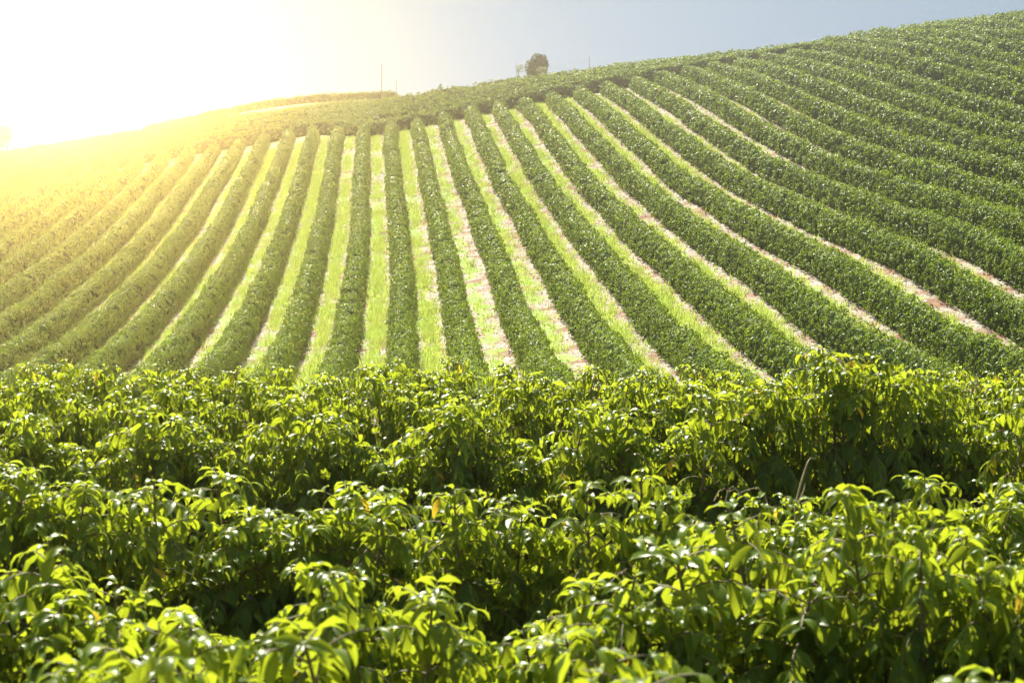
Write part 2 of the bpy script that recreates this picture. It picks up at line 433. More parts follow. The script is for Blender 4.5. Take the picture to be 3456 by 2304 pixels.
def hedge_mesh(name, path, seed, h0=1.85, w0=0.76, dens=1.0, gaps=()):
    """path: (n,2) plan points every 0.5 m"""
    r = np.random.default_rng(seed)
    nn = len(path)
    tan = np.gradient(path, axis=0)
    tan /= np.linalg.norm(tan, axis=1)[:, None]
    nor = np.stack([tan[:, 1], -tan[:, 0]], 1)
    s_ = np.arange(nn) * 0.5
    plant = np.abs(np.sin(np.pi * (s_ / 1.1 + smooth_noise(nn, 9, .5, r))))
    hh = h0 * (1 + smooth_noise(nn, 3, .05, r) + smooth_noise(nn, 14, .07, r) + 0.16 * (plant - .6))
    wl = w0 * (1 + smooth_noise(nn, 3, .10, r) + smooth_noise(nn, 16, .08, r) + 0.20 * (plant - .6))
    wr = w0 * (1 + smooth_noise(nn, 3, .10, r) + smooth_noise(nn, 16, .08, r) + 0.20 * (plant - .6))
    end = np.minimum(s_, s_[-1] - s_)
    cap = np.sqrt(np.clip(1 - (1 - np.clip(end / 1.0, 0, 1)) ** 2, 0.03, 1))
    for a, b in gaps:                                    # a missing plant
        d = np.abs(s_ - (a + b) / 2) - (b - a) / 2
        cap *= np.sqrt(np.clip(1 - (1 - np.clip(d / .7, 0, 1)) ** 2, 0.002, 1))
    hh = hh * (0.25 + 0.75 * cap) * np.where(cap < .1, 0.15, 1)
    wl *= cap
    wr *= cap
    for _ in range(max(1, nn // 140)):                   # stunted plants
        c0 = r.uniform(4, nn * .5 - 4)
        hh *= 1 - r.uniform(.2, .45) * np.exp(-((s_ - c0) / r.uniform(.6, 1.3)) ** 2)
    ctr = path + nor * smooth_noise(nn, 22, .09, r)[:, None]
    zz = terrain(ctr[:, 0], ctr[:, 1])

    def surf(si, th, sc_=1.0, push=0.0):
        """si float index, th in [-1,1] across"""
        i = np.clip(si.astype(int), 0, nn - 2)
        f = si - i
        q = lambda a: a[i] * (1 - f) + a[i + 1] * f
        ang = th * math.pi / 2
        c_, s2 = np.cos(ang), np.sin(ang)
        w_ = np.where(th < 0, q(wl), q(wr))
        lat = np.sign(s2) * np.abs(s2) ** PX * w_ * (sc_ + push)
        hi = q(hh) * (0.06 + 0.94 * np.clip(c_, 0, 1) ** PZ) * (sc_ + push * .6)
        px = q(ctr[:, 0]) + q(nor[:, 0]) * lat
        py = q(ctr[:, 1]) + q(nor[:, 1]) * lat
        return np.stack([px, py, q(zz) + hi], 1), i, q
    # opaque dark hull, added so gaps between the leaves read as shade
    nt_ = 9
    th = np.linspace(-1, 1, nt_)
    step = 2
    SI = np.arange(0, nn - 1, step).astype(float)
    A, B = np.meshgrid(SI, th, indexing='ij')
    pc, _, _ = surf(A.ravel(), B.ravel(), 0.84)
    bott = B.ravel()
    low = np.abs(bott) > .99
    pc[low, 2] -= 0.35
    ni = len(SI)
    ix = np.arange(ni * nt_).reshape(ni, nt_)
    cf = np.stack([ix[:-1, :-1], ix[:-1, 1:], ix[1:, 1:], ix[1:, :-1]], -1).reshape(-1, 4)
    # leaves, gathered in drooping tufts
    dist = np.hypot(ctr[:, 0], ctr[:, 1])
    size = 0.185 * np.clip(dist / 135, .85, 1.55)
    K = 8
    per_m = dens * 4.3 * 1.55 / (size ** 2 * 0.5) / K
    vis = (cap > .12)
    cnt = r.poisson(per_m * vis * .5)
    si = np.repeat(np.arange(nn), cnt) + r.uniform(0, 1, cnt.sum())
    si = np.clip(si, 0, nn - 1.001)
    tg = np.linspace(-1, 1, 81)
    pl = np.sign(tg) * np.abs(np.sin(tg * math.pi / 2)) ** PX * w0
    pz = h0 * (0.06 + 0.94 * np.cos(tg * math.pi / 2).clip(0) ** PZ)
    arc = np.concatenate([[0], np.cumsum(np.hypot(np.diff(pl), np.diff(pz)))])
    th = np.interp(r.uniform(0, arc[-1], len(si)), arc, tg)
    P, i, q = surf(si, th, 1.0, 0.0)
    eps = 0.02
    P2, _, _ = surf(si, np.clip(th + eps, -1, 1), 1.0)
    P1, _, _ = surf(si, np.clip(th - eps, -1, 1), 1.0)
    cross = P2 - P1
    cross /= np.linalg.norm(cross, axis=1)[:, None] + 1e-9
    tz = np.gradient(zz)[i] / 0.5
    t3 = np.stack([tan[i, 0], tan[i, 1], tz], 1)
    t3 /= np.linalg.norm(t3, axis=1)[:, None]
    nrm_ = np.cross(cross, t3)
    nrm_ /= np.linalg.norm(nrm_, axis=1)[:, None] + 1e-9
    ref = np.stack([nor[i, 0] * np.sign(th), nor[i, 1] * np.sign(th), np.full(len(th), .6)], 1)
    nrm_ = np.where((np.sum(nrm_ * ref, axis=1) < 0)[:, None], -nrm_, nrm_)
    nt_uft = len(si)
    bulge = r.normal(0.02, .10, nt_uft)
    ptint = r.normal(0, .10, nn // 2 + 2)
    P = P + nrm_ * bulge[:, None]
    tt = r.normal(.38, .14, nt_uft) + ptint[(si / 2.2).astype(int)] + bulge * .9 + .14 * (P[:, 2] - zz[i] > h0 * .8)  # lit tops and dark crevices partly put into the leaf colour
    tsz = size[i] * r.uniform(.8, 1.25, nt_uft)
    # repeat each tuft K times
    rep = lambda a_: np.repeat(a_, K, axis=0)
    P, nrm_, ir, tt, tsz = rep(P), rep(nrm_), rep(i), rep(tt), rep(tsz)
    nl = len(P)
    tanr = np.stack([tan[ir, 0], tan[ir, 1], np.zeros(nl)], 1)
    sdr = np.cross(nrm_, tanr)
    phi = np.tile(np.arange(K) * 2 * math.pi / K, nt_uft) + r.normal(0, .35, nl)
    rad_ = (tanr * np.cos(phi)[:, None] + sdr * np.sin(phi)[:, None])
    sz = tsz * r.uniform(.75, 1.2, nl)
    ax = rad_ * r.uniform(.35, 1.0, nl)[:, None] + nrm_ * r.uniform(-.2, .55, nl)[:, None] + np.array([0, 0, -.55])
    ax /= np.linalg.norm(ax, axis=1)[:, None]
    fn = nrm_ * .8 + rad_ * .35 + np.array([0, 0, .55]) + r.normal(0, .28, (nl, 3))
    sd = np.cross(ax, fn)
    sd /= np.linalg.norm(sd, axis=1)[:, None] + 1e-9
    fn = np.cross(sd, ax)
    a0 = P + rad_ * sz[:, None] * .18 + r.normal(0, .03, (nl, 3))
    a2 = a0 + ax * sz[:, None] - fn * sz[:, None] * .22
    wd = sz * .25
    mid = a0 + ax * sz[:, None] * .48 + fn * sz[:, None] * .03
    a1 = mid + sd * wd[:, None]
    a3 = mid - sd * wd[:, None]
    co_ = np.stack([a0, a1, a2, a3], 1).reshape(-1, 3)
    lf = np.arange(nl * 4).reshape(-1, 4)
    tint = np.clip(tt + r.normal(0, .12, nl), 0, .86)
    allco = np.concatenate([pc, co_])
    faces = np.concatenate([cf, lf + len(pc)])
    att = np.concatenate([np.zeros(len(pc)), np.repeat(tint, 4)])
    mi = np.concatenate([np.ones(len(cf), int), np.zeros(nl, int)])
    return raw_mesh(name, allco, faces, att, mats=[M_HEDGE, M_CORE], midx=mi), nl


def row_end(k):
    """how far up the hill a row runs (distance along y)"""
    x = (k - 3) * SP + OFF
    t = np.clip((4 - x) / 16, 0, 1)
    t = t * t * (3 - 2 * t)
    return 261 + 21 * t - 10 * np.clip((-30 - x) / 25, 0, 1)


def row_path(k, y0, y1):
    X0 = (k - 3) * SP + OFF
    s = np.arange(y0, y1, 0.5)
    wob = 0.08 * np.sin(s / 13.0 + 1.0 + .12 * k) + 0.05 * np.sin(s / 6.1 + .7 * k)
    wob = wob + shift(X0, s)
    return np.outer(X0 + wob, ND) + np.outer(s, DD)


ORD = ['first', 'second', 'third', 'fourth', 'fifth', 'sixth', 'seventh', 'eighth', 'ninth', 'tenth',
       'eleventh', 'twelfth', 'thirteenth', 'fourteenth', 'fifteenth', 'sixteenth', 'seventeenth', 'eighteenth']
total_leaves = 0
for k in range(-13, 31):
    ye = float(row_end(k))
    if k >= 21:
        ye = 271
    p = row_path(k, 76, ye)
    z = terrain(p[:, 0], p[:, 1]) + 1.2
    u, v = proj(p[:, 0], p[:, 1], z)
    keep = (u > -260) & (u < 3456 + 260) & (v < 1420)
    if keep.sum() < 8:
        continue
    a, b = np.where(keep)[0][[0, -1]]
    p = p[a:b + 1]
    gaps = ()
    if k == 0:
        Lr = (len(p) - 1) * .5
        gaps = ((Lr - 15.5, Lr - 13.0),)
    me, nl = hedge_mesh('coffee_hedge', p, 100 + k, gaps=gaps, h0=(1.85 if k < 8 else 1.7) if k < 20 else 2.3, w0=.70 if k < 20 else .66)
    total_leaves += nl
    o = link('coffee_hedge', me)
    if k == 0:
        lb = 'long coffee hedge on the hill broken by a gap near its top, left of centre'
    elif k == 3:
        lb = 'coffee hedge running almost straight up the middle of the hillside'
    elif k < 3:
        q = 3 - k
        lb = ('golden sunlit ' if k < -1 else '') + 'hillside coffee hedge, %s left of the upright middle one' % ORD[q - 1]
    else:
        q = k - 3
        if q <= 18:
            lb = 'hillside coffee hedge, %s right of the upright middle one' % ORD[q - 1]
        else:
            lb = 'dark coffee hedge on the right shoulder, %s row below the top right corner' % ORD[30 - k]
    tag(o, lb, 'hedge', 'coffee hedges running up the hillside')

# hedges that run across, behind the upper ends of the long ones
for c in range(11):
    xs_ = np.arange(-125, 75, 0.05)
    kk = (xs_ - OFF) / SP + 3
    e = row_end(kk)
    pts = np.outer(xs_, ND) + np.outer(e + 3.3 + 3.5 * c, DD)
    seg = np.concatenate([[0], np.cumsum(np.linalg.norm(np.diff(pts, axis=0), axis=1))])
    t = np.arange(0, seg[-1], .5)
    pts = np.stack([np.interp(t, seg, pts[:, 0]), np.interp(t, seg, pts[:, 1])], 1)
    # stop the row where the ridge hides it
    z = terrain(pts[:, 0], pts[:, 1]) + 1.6
    u, v = proj(pts[:, 0], pts[:, 1], z)
    keep = (u > -200) & (u < 2900 - 75 * c)
    pts = pts[keep]
    me, nl = hedge_mesh('coffee_hedge', pts, 300 + c, h0=1.9, dens=.9)
    total_leaves += nl
    o = link('coffee_hedge', me)
    tag(o, 'coffee hedge crossing behind the long rows, %s one up the slope' % ORD[c], 'hedge',
        'coffee hedges running across below the skyline')
for c in range(2):                                       # on the farther rise
    xs_ = np.arange(-72, -22, .5)
    pts = np.stack([xs_, 377 + 5 * c + xs_ * .05], 1)
    me, nl = hedge_mesh('coffee_hedge', pts, 330 + c, h0=1.6, dens=.8)
    tag(link('coffee_hedge', me), 'pale distant coffee hedge on the far rise above the track, %s of two' % ('nearer', 'farther')[c], 'hedge',
        'hedges on the far rise')
print('hedge leaves', total_leaves)

# ------------------------------------------------------------------ coffee bushes in front
TT = np.array([0, .18, .42, .68, .88, 1.0])
WW = np.array([.10, .72, 1.0, .78, .36, .02])


def leaves_mesh(base, ax, up, length, width, curl, tint, r):
    """one curved, folded blade per entry: 6 stations x 3 verts"""
    nl = len(base)
    sd = np.cross(ax, up)
    sd /= np.linalg.norm(sd, axis=1)[:, None] + 1e-9
    up = np.cross(sd, ax)
    V = np.zeros((nl, len(TT), 3, 3))
    wav = r.uniform(0, 6.28, nl)
    pos = base.copy()
    prev = 0.0
    for i, (t, w_) in enumerate(zip(TT, WW)):
        ang = curl * (t + prev) / 2
        dirn = ax * np.cos(ang)[:, None] - up * np.sin(ang)[:, None]
        pos = pos + dirn * ((t - prev) * length)[:, None]
        ang2 = curl * t
        n2 = up * np.cos(ang2)[:, None] + ax * np.sin(ang2)[:, None]
        prev = t
        hw = (w_ * width * .5)[:, None]
        fold = (.34 + .16 * np.sin(wav + t * 14))[:, None]
        V[:, i, 1] = pos
        V[:, i, 0] = pos - sd * hw + n2 * hw * fold
        fold = (.34 + .16 * np.sin(wav * 1.7 + t * 14))[:, None]
        V[:, i, 2] = pos + sd * hw + n2 * hw * fold
    nv = len(TT) * 3
    co_ = V.reshape(-1, 3)
    q = []
    for i in range(len(TT) - 1):
        for j in range(2):
            q.append([i * 3 + j, i * 3 + j + 1, (i + 1) * 3 + j + 1, (i + 1) * 3 + j])
    q = np.array(q)
    f = (np.arange(nl)[:, None, None] * nv + q[None]).reshape(-1, 4)
    return co_, f, np.repeat(tint, nv)


def tube(pts, rad, sides=5):
    pts = np.asarray(pts, float)
    n_ = len(pts)
    t = np.gradient(pts, axis=0)
    t /= np.linalg.norm(t, axis=1)[:, None] + 1e-9
    a = np.cross(t, np.array([.3, .9, .2]))
    a /= np.linalg.norm(a, axis=1)[:, None] + 1e-9
    b = np.cross(t, a)
    an = np.arange(sides) * 2 * math.pi / sides
    rad = np.broadcast_to(rad, (n_,))
    co_ = (pts[:, None] + rad[:, None, None] * (a[:, None] * np.cos(an)[None, :, None] + b[:, None] * np.sin(an)[None, :, None])).reshape(-1, 3)
    ix = np.arange(n_ * sides).reshape(n_, sides)
    nx_ = np.roll(ix, -1, axis=1)
    f = np.stack([ix[:-1], nx_[:-1], nx_[1:], ix[1:]], -1).reshape(-1, 4)
    return co_, f


def join(parts):
    co_, f_, off = [], [], 0
    for c, f in parts:
        co_.append(c)
        f_.append(f + off)
        off += len(c)
    return np.concatenate(co_), np.concatenate(f_)


def coffee_bush(seed, H=2.4, yellow=0.004):
    r = np.random.default_rng(seed)
    B, A, U, LN, WD, CU, TI = [], [], [], [], [], [], []
    twigs = []
    stems = []
    for s in range(4):
        a = s * 1.6 + r.uniform(-.4, .4)
        top = np.array([math.cos(a) * r.uniform(.15, .5), math.sin(a) * r.uniform(.1, .4), H * (1 if s == 0 else r.uniform(.84, .99))])
        q = np.linspace(0, 1, 9)[:, None]
        pts = np.array([math.cos(a) * .06, math.sin(a) * .06, -.15]) * (1 - q) + top * q
        pts[:, :2] += .04 * np.sin(q * 7 + s)
        stems.append(pts)
        twigs.append(tube(pts, np.linspace(.028, .006, 9)))
    for pts in stems:
        hh = pts[-1, 2]
        z = .35
        az = r.uniform(0, 6.28)
        while z < hh - .02:
            f = (z + .15) / (hh + .15)
            p0 = np.array([np.interp(f, np.linspace(0, 1, 9), pts[:, j]) for j in range(3)])
            az += 1.57 + r.normal(0, .25)
            d = hh - z
            ln = min(.80, .16 + d * .78) * r.uniform(.75, 1.15)
            if z < .8:
                ln *= .8
            for sgn in (0, math.pi):
                b = az + sgn + r.normal(0, .2)
                hd = np.array([math.cos(b), math.sin(b), 0])
                nseg = max(3, int(ln / .054))
                rise = r.uniform(.3, 1.0) if d < .5 else r.uniform(.2, .8)
                pos = p0.copy()
                path = [pos.copy()]
                for k in range(nseg):
                    t = k / nseg
                    v = hd + np.array([0, 0, rise - 2.3 * t * min(1, ln / .5)])
                    v /= np.linalg.norm(v)
                    pos = pos + v * (ln / nseg)
                    path.append(pos.copy())
                    if t < .18 and ln > .4:
                        continue
                    side = np.cross(v, [0, 0, 1.0])
                    side /= np.linalg.norm(side) + 1e-9
                    tip = k >= nseg - 2
                    for sg in (-1, 1):
                        if r.random() < .08:
                            continue
                        la = side * sg * (r.uniform(.4, .9) if tip else r.uniform(.3, .75)) + v * r.uniform(.2, .6) + np.array([0, 0, (.1 if tip else -.5) + r.normal(0, .22)])
                        la /= np.linalg.norm(la)
                        B.append(pos)
                        A.append(la)
                        U.append(np.array([0, 0, .8]) + hd * .4 + r.normal(0, .22, 3))
                        L_ = r.uniform(.125, .172) * (.75 if tip else 1)
                        LN.append(L_)
                        WD.append(L_ * r.uniform(.32, .39))
                        CU.append(r.uniform(1.2, 1.9) if tip else r.uniform(.4, 1.3))
                        ti = (.62 if tip else .34) + r.normal(0, .15) + .2 * (z > hh - .35)
                        ti = min(max(ti, 0), .84)
                        if r.random() < yellow:
                            ti = 1.0
                        TI.append(ti)
                twigs.append(tube(path, np.linspace(.006, .002, len(path)), 3))
            z += r.uniform(.05, .085)
        # the upright pair at the very top of a stem
        for k in range(6):
            b = k * math.pi / 3 + r.uniform(-.3, .3)
            B.append(pts[-1] + np.array([0, 0, -.03 * (k // 2)]))
            v = np.array([math.cos(b), math.sin(b), r.uniform(.15, 1.0)])
            A.append(v / np.linalg.norm(v))
            U.append(np.array([0, 0, 1.0]) + r.normal(0, .1, 3))
            L_ = r.uniform(.09, .15)
            LN.append(L_)
            WD.append(L_ * .4)
            CU.append(r.uniform(1.1, 1.9))
            TI.append(min(.85, .75 + r.normal(0, .08)))
    co_, f, ti = leaves_mesh(np.array(B), np.array(A), np.array(U), np.array(LN), np.array(WD), np.array(CU), np.array(TI), r)
    return (raw_mesh('foliage', co_, f, ti, smooth=True, mats=[M_LEAF]), len(B),
            raw_mesh('branches', *join(twigs), smooth=True, mats=[M_TWIG]))


NV = 7
VAR = []
for s in range(NV):
    fm, nl, bm_ = coffee_bush(40 + s, yellow=.003 if s != 6 else .02)
    VAR.append((fm, bm_))
print('bush leaves', nl)


def bush(x, y, H, rot, var, sx, label, group):
    e = bpy.data.objects.new('coffee_bush', None)
    COL.objects.link(e)
    e.location = (x, y, float(terrain(x, y)))
    e.rotation_euler = (0, 0, rot)
    e.scale = (sx * .95, sx * .95, H / 2.4)
    tag(e, label, 'bush', group)
    link('foliage', VAR[var][0], e)
    link('branches', VAR[var][1], e)
    return e


# (distance, crest line in 2352-wide picture pixels, centres, words)
ROWS = [
    (5.7, [(0, 1560), (250, 1500), (430, 1462), (640, 1530), (960, 1475), (1100, 1540), (1430, 1490), (1640, 1535), (1900, 1560), (2352, 1570)],
     [-60, 420, 960, 1440, 1930, 2420], 'nearest row'),
    (8.4, [(0, 1260), (60, 1300), (150, 1420), (290, 1342), (520, 1370), (640, 1420), (780, 1310), (900, 1292), (1080, 1310), (1150, 1420), (1290, 1320), (1400, 1330), (1560, 1370), (1650, 1230), (1800, 1188), (1960, 1260), (2110, 1130), (2230, 1230), (2330, 1180)],
     [-10, 290, 560, 880, 1290, 1560, 1800, 2100, 2370], 'second nearest row'),
    (12.2, [(0, 1075), (100, 1055), (240, 1100), (430, 1095), (600, 1128), (820, 1125), (1000, 1130), (1110, 1106), (1250, 1140), (1430, 1090), (1500, 1110), (1640, 1150), (1760, 1170), (1930, 1150), (2100, 1170), (2250, 1105), (2352, 1110)],
     [-60, 130, 420, 660, 880, 1120, 1420, 1700, 1930, 2250, 2480], 'third nearest row'),
    (17.3, [(0, 960), (200, 940), (370, 960), (560, 930), (760, 960), (950, 930), (1120, 915), (1330, 950), (1500, 930), (1640, 890), (1800, 860), (1950, 800), (2090, 850), (2200, 880), (2352, 900)],
     [-130, 50, 225, 395, 565, 735, 905, 1080, 1250, 1420, 1590, 1760, 1945, 2120, 2290, 2460], 'fourth nearest row'),
    (21.3, [(0, 880), (300, 880), (700, 875), (1100, 868), (1500, 868), (1900, 870), (2352, 860)],
     list(range(-120, 2500, 150)), 'fifth nearest row'),
    (25.3, [(0, 848), (60, 826), (300, 842), (600, 846), (1000, 826), (1300, 846), (1600, 846), (1900, 850), (2352, 848)],
     list(range(-120, 2500, 128)), 'level row right below the hill'),
]
for ri, (D, crest, us, words) in enumerate(ROWS):
    gap = us[1] - us[0]
    us = [us[0] - 2 * gap, us[0] - gap] + list(us) + [us[-1] + gap, us[-1] + 2 * gap]     # the rows go on past the frame
    cx = [c[0] for c in crest]
    cy = [c[1] for c in crest]
    for bi, u in enumerate(us):
        v = float(np.interp(u, cx, cy)) + random.uniform(-3, 3)
        dj = D + random.uniform(-.15, .15)
        rr = ray(u * 1.4694, v * 1.4694) * dj
        H = rr.z + CAMZ - float(terrain(rr.x, rr.y))
        var = (bi * 3 + ri * 2) % 6
        if ri == 3 and u in (1945, 1760):
            var = 6
        sx = [1.0, .95, 1.05, 1.02, 1.0, 1.0][ri] * random.uniform(.92, 1.08)
        if ri == 1 and u == 1800:
            sx = 1.25
        n_in = [q for q in us if -40 <= q <= 2400]
        if u in n_in:
            pos = ORD[n_in.index(u)] if n_in.index(u) < 18 else 'last'
            where = '%s from the left in the %s' % (pos, words)
        elif u < us[2] - 5:
            where = 'past the left edge, %s' % words
        elif u > us[-3] + 5:
            where = 'past the right edge, %s' % words
        elif u < 0:
            where = 'cut off by the left edge, %s' % words
        else:
            where = 'cut off by the right edge, %s' % words
        lb = 'glossy coffee bush, ' + where
        if ri == 3 and u == 1945:
            lb = 'tallest coffee bush with yellowing leaves, rising above the fourth row at right'
        if ri == 1 and u == 1800:
            lb = 'big rounded coffee bush in front at right, second nearest row'
        bush(rr.x, rr.y, H, random.uniform(0, 6.28), var, sx, lb, 'coffee bushes in the ' + words)

# dry weed stalks sticking out between the bushes
def stalk(px, D, pts, label, width):
    parts = []
    for line in pts:
        q = [ray(a * 1.4694, b * 1.4694) * D for a, b in line]
        q = [Vector((p.x, p.y + .02 * i, p.z + CAMZ)) for i, p in enumerate(q)]
        base = q[0]
        loc = [tuple(p - base) for p in q]
        parts.append((np.array(loc), base))
    b0 = parts[0][1]
    me_parts = []
    for loc, base in parts:
        arr = loc + np.array(base - b0)
        # resample smoothly
        t = np.linspace(0, len(arr) - 1, len(arr) * 4)
        arr = np.stack([np.interp(t, np.arange(len(arr)), arr[:, j]) for j in range(3)], 1)
        me_parts.append(tube(arr, np.linspace(width, width * .4, len(arr)), 4))
    # down to the ground
    g = float(terrain(b0.x, b0.y)) - b0.z
    me_parts.append(tube(np.array([(0, 0, g), (.03, .01, g * .5), (0, 0, 0)]), width, 4))
    o = link('dry_stalk', raw_mesh('dry_stalk', *join(me_parts), smooth=True, mats=[M_DRY]), loc=b0)
    tag(o, label, 'dry weed')


stalk(0, 12.9, [[(1826, 1165), (1835, 1130), (1846, 1095), (1858, 1064), (1866, 1054), (1880, 1056)],
                [(1832, 1160), (1846, 1130), (1852, 1112)]], 'pale dry grass stalk standing upright between coffee bushes at right', .007)
stalk(0, 12.9, [[(1768, 1168), (1755, 1135), (1742, 1120), (1715, 1128), (1690, 1140)],
                [(1690, 1160), (1700, 1132), (1685, 1118), (1670, 1130)],
                [(1665, 1158), (1672, 1130), (1690, 1124), (1702, 1136)],
                [(1640, 1150), (1652, 1128), (1668, 1122)]], 'tangle of bent dry weed stems left of the upright stalk', .004)

# ------------------------------------------------------------------ grass and litter between the hedges
r = np.random.default_rng(5)
GR = {9: .9, -1: .8, 0: .55, 1: .7, 2: .6, 3: .75, 4: .95, 5: .22, 6: .35, 7: .75, 8: .85, 10: .85, 11: .85, 12: .8, 13: .6, 14: .8}
bx, by, bs, bt = [], [], [], []
lx, ly = [], []
for k in range(-5, 17):
    g = GR.get(k, .6)
    nt2 = int(190 * 1.7 * 14)
    s = 84 + 190 * r.random(nt2) ** 1.0
    lat = r.normal(0, .42, nt2) - (.12 if k > 3 else 0)
    ok = np.abs(lat) < .95
    patch = .5 + .5 * np.sin(s / (5.3 + (k % 5)) + k * 2.1) * np.sin(s / 2.3 + k) + .35 * np.sin(s / 31. + k * 1.3)
    ok &= r.random(nt2) < np.clip(g * 1.0 * (.25 + 1.1 * patch), 0, 1)
    ok &= s < row_end(k + .5) + 1
    X0 = (k - 3 + .5) * SP + OFF
    P = np.outer(X0 + lat + shift(X0, s), ND) + np.outer(s, DD)
    bx.append(P[ok, 0]); by.append(P[ok, 1])
    nlit = int(190 * 9)
    s = 84 + 190 * r.random(nlit)
    P = np.outer(X0 + shift(X0, s) + r.uniform(-1.1, 1.1, nlit), ND) + np.outer(s, DD)
    lx.append(P[:, 0]); ly.append(P[:, 1])
bx = np.concatenate(bx); by = np.concatenate(by)
u, v = proj(bx, by, terrain(bx, by))
ok = (u > -80) & (u < 3540) & (v < 1330)
bx, by = bx[ok], by[ok]
nb = 7
bx = np.repeat(bx, nb) + r.normal(0, .13, len(bx) * nb)
by = np.repeat(by, nb) + r.normal(0, .13, len(by) * nb)
n_b = len(bx)
gz = terrain(bx, by)
hgt = r.uniform(.10, .30, n_b) * np.repeat(r.uniform(.5, 2.0, n_b // nb) ** 1.3, nb)
a = r.uniform(0, 6.28, n_b)
wd = r.uniform(.018, .04, n_b)
lean = r.normal(0, .12, (n_b, 2))
v0 = np.stack([bx - np.cos(a) * wd, by - np.sin(a) * wd, gz - .02], 1)
v1 = np.stack([bx + np.cos(a) * wd, by + np.sin(a) * wd, gz - .02], 1)
v2 = np.stack([bx + lean[:, 0], by + lean[:, 1], gz + hgt], 1)
co_ = np.stack([v0, v1, v2], 1).reshape(-1, 3)
gm_ = raw_mesh('grass', co_, np.arange(n_b * 3).reshape(-1, 3), np.repeat(np.clip(r.normal(.5, .15, n_b) + np.repeat(r.normal(0, .25, n_b // nb), nb), 0, .86), 3), mats=[M_GRASS])
tag(link('grass', gm_), 'bright green grass growing in the alleys between the coffee hedges', 'grass', kind='stuff')
print('grass blades', n_b)

lx = np.concatenate(lx); ly = np.concatenate(ly)
u, v = proj(lx, ly, terrain(lx, ly))
ok = (u > -80) & (u < 3540) & (v < 1330)
lx, ly = lx[ok], ly[ok]
nl = len(lx)
lz = terrain(lx, ly) + r.uniform(.01, .05, nl)
a = r.uniform(0, 6.28, nl)
sz = r.uniform(.05, .12, nl)
ax = np.stack([np.cos(a), np.sin(a), r.normal(0, .3, nl)], 1) * sz[:, None]
sd = np.stack([-np.sin(a), np.cos(a), r.normal(0, .5, nl)], 1) * sz[:, None] * .5
c0 = np.stack([lx, ly, lz], 1)
co_ = np.stack([c0 - ax, c0 + sd, c0 + ax, c0 - sd], 1).reshape(-1, 3)
lm = raw_mesh('leaf_litter', co_, np.arange(nl * 4).reshape(-1, 4), np.repeat(r.uniform(0, .86, nl), 4), mats=[M_LITTER])
tag(link('leaf_litter', lm), 'dry fallen leaves littering the red soil between hedges', 'leaf litter', kind='stuff')

# ------------------------------------------------------------------ things on and beyond the ridge
def leaf_cloud(n_, radii, seed, size, shape=None, lumps=9):
    """many small leaf faces filling an uneven crown, centred on the origin"""
    r = np.random.default_rng(seed)
    cen = r.normal(0, 1, (lumps, 3))
    cen /= np.linalg.norm(cen, axis=1)[:, None]
    cen *= r.uniform(.35, .62, lumps)[:, None]
    rad = r.uniform(.34, .52, lumps)
    w_ = r.integers(0, lumps, n_)
    d = r.normal(0, 1, (n_, 3))
    d /= np.linalg.norm(d, axis=1)[:, None]
    P = (cen[w_] + d * (rad[w_] * r.uniform(.55, 1.0, n_) ** .5)[:, None])
    if shape is not None:
        P = shape(P)
    P = P * np.array(radii)
    ax = d * .5 + r.normal(0, .6, (n_, 3))
    ax /= np.linalg.norm(ax, axis=1)[:, None]
    sd = np.cross(ax, d + r.normal(0, .5, (n_, 3)))
    sd /= np.linalg.norm(sd, axis=1)[:, None] + 1e-9
    s = (size * r.uniform(.6, 1.4, n_))[:, None]
    co_ = np.stack([P - ax * s, P + sd * s * .45, P + ax * s, P - sd * s * .45], 1).reshape(-1, 3)
    return co_, np.arange(n_ * 4).reshape(-1, 4), np.repeat(np.clip(r.normal(.45, .2, n_), 0, .86), 4)


def tree(name, x, y, trunk_h, crown_c, radii, n_, seed, size, mat, label, cat, lumps=12, shape=None, limbs=5):
    e = bpy.data.objects.new(name, None)
    COL.objects.link(e)
    e.location = (x, y, float(terrain(x, y)))
    tag(e, label, cat)
    r = np.random.default_rng(seed)
    t = [tube([(0, 0, -.3), (.05, 0, trunk_h * .5), (0, .05, trunk_h), (.0, .0, crown_c[2])], [radii[0] * .085, radii[0] * .065, radii[0] * .05, radii[0] * .02], 7)]
    for q in range(limbs):
        a = q * 6.28 / limbs + r.uniform(-.3, .3)
        t.append(tube([(0, 0, trunk_h * r.uniform(.7, 1)), (math.cos(a) * radii[0] * .3, math.sin(a) * radii[1] * .3, crown_c[2] * .8),
                       (math.cos(a) * radii[0] * .62, math.sin(a) * radii[1] * .62, crown_c[2] + radii[2] * r.uniform(0, .4))], [radii[0] * .035, radii[0] * .022, radii[0] * .008], 5))
    link('trunk', raw_mesh('trunk', *join(t), smooth=True, mats=[M_BARK]), e)
    c, f, ti = leaf_cloud(n_, radii, seed, size, shape, lumps)
    link('crown', raw_mesh('crown', c + np.array(crown_c), f, ti, mats=[mat]), e)
    return e


def at(u2, D):
    """plan position at a picture column (2352 wide) and distance"""
    p = ray(u2 * 1.4694, 881) * D
    return p.x, p.y


def top_z(u2, v2, D):
    return (ray(u2 * 1.4694, v2 * 1.4694) * D).z + CAMZ


# big dome-shaped tree on the crest
x, y = at(1234, 322)
g = float(terrain(x, y))
zt = top_z(1234, 124, 322)
H = zt - g
print('tree ground', g, 'top', zt, 'sightline', top_z(1234, 165, 322))


def dome(P):
    P = P.copy()
    P[:, 2] = np.where(P[:, 2] > 0, P[:, 2], P[:, 2] * 1.15)
    k = np.linalg.norm(P[:, :2], axis=1)
    return P


